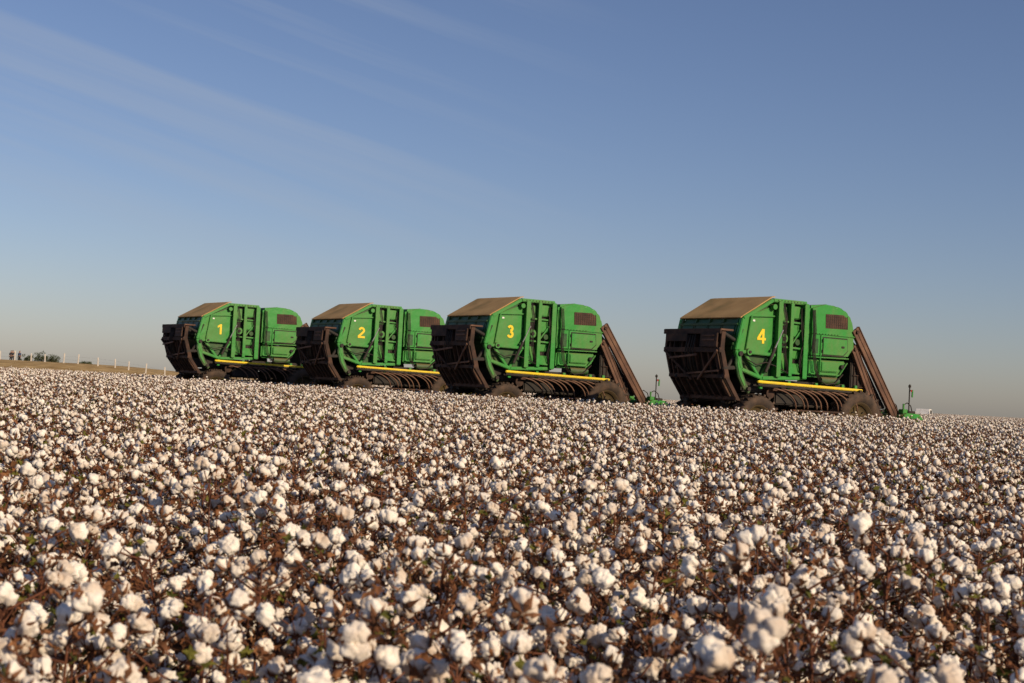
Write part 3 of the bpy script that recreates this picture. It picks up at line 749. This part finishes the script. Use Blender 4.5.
def skinned(name,verts,edges,radii,mat,parent,sub=1,rootv=0):
    me=bpy.data.meshes.new(name); me.from_pydata(verts,edges,[])
    o=bpy.data.objects.new(name,me); COL.objects.link(o)
    sk=o.modifiers.new("skin",'SKIN')
    for i,r_ in enumerate(radii):
        me.skin_vertices[0].data[i].radius=(r_,r_); me.skin_vertices[0].data[i].use_root=(i==rootv)
    if sub: o.modifiers.new("sub",'SUBSURF').levels=sub; o.modifiers["sub"].render_levels=sub
    bpy.context.view_layer.update()
    m2=bpy.data.meshes.new_from_object(o.evaluated_get(bpy.context.evaluated_depsgraph_get()))
    m2.name=name; m2.materials.clear(); m2.materials.append(mat)
    for f in m2.polygons: f.use_smooth=True
    bpy.data.objects.remove(o)
    n=bpy.data.objects.new(name,m2); COL.objects.link(n); n.parent=parent
    return n
M_SKIN=noisy_mat("skin",[(0.28,0.15,0.09),(0.34,0.19,0.12)],6,.6)
M_HAIR=noisy_mat("dark_hair",[(0.012,0.009,0.007),(0.03,0.02,0.015)],20,.7)
def person(x,y,rz,shirt,trous,lab):
    base=[(0,0,.95),(0,0,1.2),(0,0,1.42),(0,0,1.52),(0,.01,1.62),(0,.01,1.72),
          (.18,0,1.40),(.24,.02,1.12),(.22,.10,.88),(.22,.12,.80),
          (-.18,0,1.40),(-.25,.0,1.12),(-.24,.06,.88),(-.24,.08,.80),
          (.09,0,.88),(.11,.02,.48),(.12,-.02,.08),(.13,.12,.04),
          (-.09,0,.88),(-.12,.02,.48),(-.14,-.02,.08),(-.15,.12,.04)]
    ed=[(0,1),(1,2),(2,3),(3,4),(4,5),(2,6),(6,7),(7,8),(8,9),(2,10),(10,11),(11,12),(12,13),(0,14),(14,15),(15,16),(16,17),(0,18),(18,19),(19,20),(20,21)]
    rad=[.13,.12,.13,.055,.095,.085,.06,.045,.035,.035,.06,.045,.035,.035,.085,.06,.04,.04,.085,.06,.04,.04]
    body=skinned("person",base,ed,rad,M_SKIN,None)
    body.location=(x,y,terrain(x,y)); body.rotation_euler=(0,0,rz)
    body["label"]=lab; body["category"]="person"; body["group"]="people standing by the field"
    skinned("shirt",[base[i] for i in (0,1,2,6,7,10,11)],[(0,1),(1,2),(2,3),(3,4),(2,5),(5,6)],[.15,.145,.15,.08,.062,.08,.062],shirt,body)
    skinned("trousers",[base[i] for i in (0,14,15,16,18,19,20)],[(0,1),(1,2),(2,3),(0,4),(4,5),(5,6)],[.145,.10,.078,.06,.10,.078,.06],trous,body)
    skinned("hair",[(0,-.03,1.66),(0,-.01,1.76)],[(0,1)],[.10,.085],M_HAIR,body)
try:
    M_SH1=noisy_mat("dark_shirt",[(0.02,0.02,0.03),(0.04,0.04,0.05)],6,.8); M_SH2=noisy_mat("blue_shirt",[(0.05,0.08,0.16),(0.07,0.1,0.2)],6,.8)
    M_TR=noisy_mat("dark_trousers",[(0.02,0.02,0.025),(0.04,0.04,0.045)],6,.8)
    person(-67.4,203.0,R(200),M_SH1,M_TR,"person in dark shirt and trousers standing by field")
    person(-66.8,204.0,R(150),M_SH2,M_TR,"person in blue shirt and dark trousers standing")
    person(-68.3,205.0,R(170),M_SH1,M_TR,"person in dark shirt and trousers standing by field")
except Exception as e:
    print("person failed",e)

M_BARK=noisy_mat("bark",[(0.06,0.045,0.03),(0.1,0.075,0.05)],4,.9)
M_FOL=pos_noise_mat("tree_leaves",[(0.03,0.045,0.018),(0.07,0.085,0.03)],.8)
def tree(x,y,h,w,seed):
    rg=np.random.default_rng(seed)
    a=Acc()
    tube(a,np.array([0,0,-.2]),np.array([.1,0,h*.5]),.22,.14,0,8)
    for k in range(7):
        an=rg.uniform(0,6.28); tube(a,np.array([.1,0,h*rg.uniform(.3,.5)]),np.array([math.cos(an)*w*.3,math.sin(an)*w*.3,h*rg.uniform(.6,.85)]),.1,.03,0,6)
    t=bpy.data.objects.new("tree",None); COL.objects.link(t); t.location=(x,y,terrain(x,y))
    t["label"]="small dark green tree beyond the field edge"; t["category"]="tree"; t["group"]="distant trees beyond the field"
    tr=bpy.data.objects.new("trunk",a.mesh("trunk",[M_BARK])); COL.objects.link(tr); tr.parent=t
    c=Acc()
    for k in range(26):
        ce=np.array([*(rg.normal(0,w*.26,2)),h*.66+rg.normal(0,h*.13)]); rr=w*rg.uniform(.1,.2)
        for _ in range(70):
            d=rg.normal(size=3); d/=np.linalg.norm(d); leaf(c,rg,ce+d*rr*rg.uniform(.5,1.1),.18,0,False)
    cr=bpy.data.objects.new("crown",c.mesh("crown",[M_FOL],())); COL.objects.link(cr); cr.parent=t
for i,(x,y,h,w) in enumerate([(-150,480,4.9,5),(-146,478,4.2,5),(-156,486,3.6,4),(-139,490,3.3,4)]): tree(x,y,h,w,20+i)

# ------------------------------------------------------------------ light, sky
az,el=R(130),R(25)
sd=Vector((math.sin(az)*math.cos(el),math.cos(az)*math.cos(el),math.sin(el)))
su=bpy.data.lights.new("sun",'SUN'); su.energy=4.5; su.angle=R(.5); su.color=(1,.79,.54)
so=bpy.data.objects.new("sun",su); COL.objects.link(so); so.rotation_euler=sd.to_track_quat('Z','Y').to_euler(); so.location=(0,0,50)

w=bpy.data.worlds.new("World"); scene.world=w; w.use_nodes=True
nt=w.node_tree; bg=nt.nodes["Background"]
sky=nt.nodes.new("ShaderNodeTexSky"); sky.sky_type='NISHITA'; sky.sun_disc=False
sky.sun_elevation=el; sky.sun_rotation=az; sky.air_density=1.0; sky.dust_density=0.7; sky.ozone_density=2.8; sky.altitude=300
wb=nt.nodes.new("ShaderNodeMix"); wb.data_type='RGBA'; wb.blend_type='MULTIPLY'; wb.inputs["Factor"].default_value=1.0
wb.inputs["B"].default_value=(1.06,.985,1.12,1); nt.links.new(sky.outputs["Color"],wb.inputs["A"])
tc=nt.nodes.new("ShaderNodeTexCoord")
mp=nt.nodes.new("ShaderNodeMapping"); mp.vector_type='TEXTURE'; mp.inputs["Rotation"].default_value=(0,R(15),0); mp.inputs["Scale"].default_value=(1.2,1.2,.04); mp.inputs["Location"].default_value=(.0,.0,.012)
n=nt.nodes.new("ShaderNodeTexNoise"); n.inputs["Scale"].default_value=1.9; n.inputs["Detail"].default_value=6; n.inputs["Roughness"].default_value=.5
nt.links.new(tc.outputs["Generated"],mp.inputs["Vector"]); nt.links.new(mp.outputs["Vector"],n.inputs["Vector"])
mr=nt.nodes.new("ShaderNodeMapRange"); mr.inputs["From Min"].default_value=.48; mr.inputs["From Max"].default_value=.68; mr.inputs["To Max"].default_value=.28
nt.links.new(n.outputs["Fac"],mr.inputs["Value"])
sx=nt.nodes.new("ShaderNodeSeparateXYZ"); nt.links.new(tc.outputs["Generated"],sx.inputs["Vector"])
mk=nt.nodes.new("ShaderNodeMapRange"); mk.interpolation_type='SMOOTHSTEP'; mk.inputs["From Min"].default_value=-.12; mk.inputs["From Max"].default_value=.10; mk.inputs["To Min"].default_value=1; mk.inputs["To Max"].default_value=0.0
nt.links.new(sx.outputs["X"],mk.inputs["Value"])
mu=nt.nodes.new("ShaderNodeMath"); mu.operation='MULTIPLY'; nt.links.new(mr.outputs["Result"],mu.inputs[0]); nt.links.new(mk.outputs["Result"],mu.inputs[1])
mk2=nt.nodes.new("ShaderNodeMapRange"); mk2.interpolation_type='SMOOTHSTEP'; mk2.inputs["From Min"].default_value=.05; mk2.inputs["From Max"].default_value=.15
nt.links.new(sx.outputs["Z"],mk2.inputs["Value"])
mu2=nt.nodes.new("ShaderNodeMath"); mu2.operation='MULTIPLY'; nt.links.new(mu.outputs[0],mu2.inputs[0]); nt.links.new(mk2.outputs["Result"],mu2.inputs[1])
mx=nt.nodes.new("ShaderNodeMix"); mx.data_type='RGBA'; mx.inputs["B"].default_value=(5.2,5.8,6.8,1)
nt.links.new(mu2.outputs[0],mx.inputs["Factor"]); nt.links.new(wb.outputs["Result"],mx.inputs["A"])
nt.links.new(mx.outputs["Result"],bg.inputs["Color"]); bg.inputs["Strength"].default_value=.074

# ------------------------------------------------------------------ camera
cd=bpy.data.cameras.new("camera"); cam=bpy.data.objects.new("camera",cd); COL.objects.link(cam)
cd.sensor_width=36; cd.lens=52.7; cd.clip_end=10000; cd.clip_start=.05
cam.matrix_world=Matrix.Translation((0,0,1.65))@Matrix.Rotation(R(90+1.9),4,'X')@Matrix.Rotation(R(2.96),4,'Z')
cd.dof.use_dof=True; cd.dof.focus_distance=24; cd.dof.aperture_fstop=6.3
scene.camera=cam
scene.view_settings.view_transform='Standard'; scene.view_settings.look='None'; scene.view_settings.exposure=0
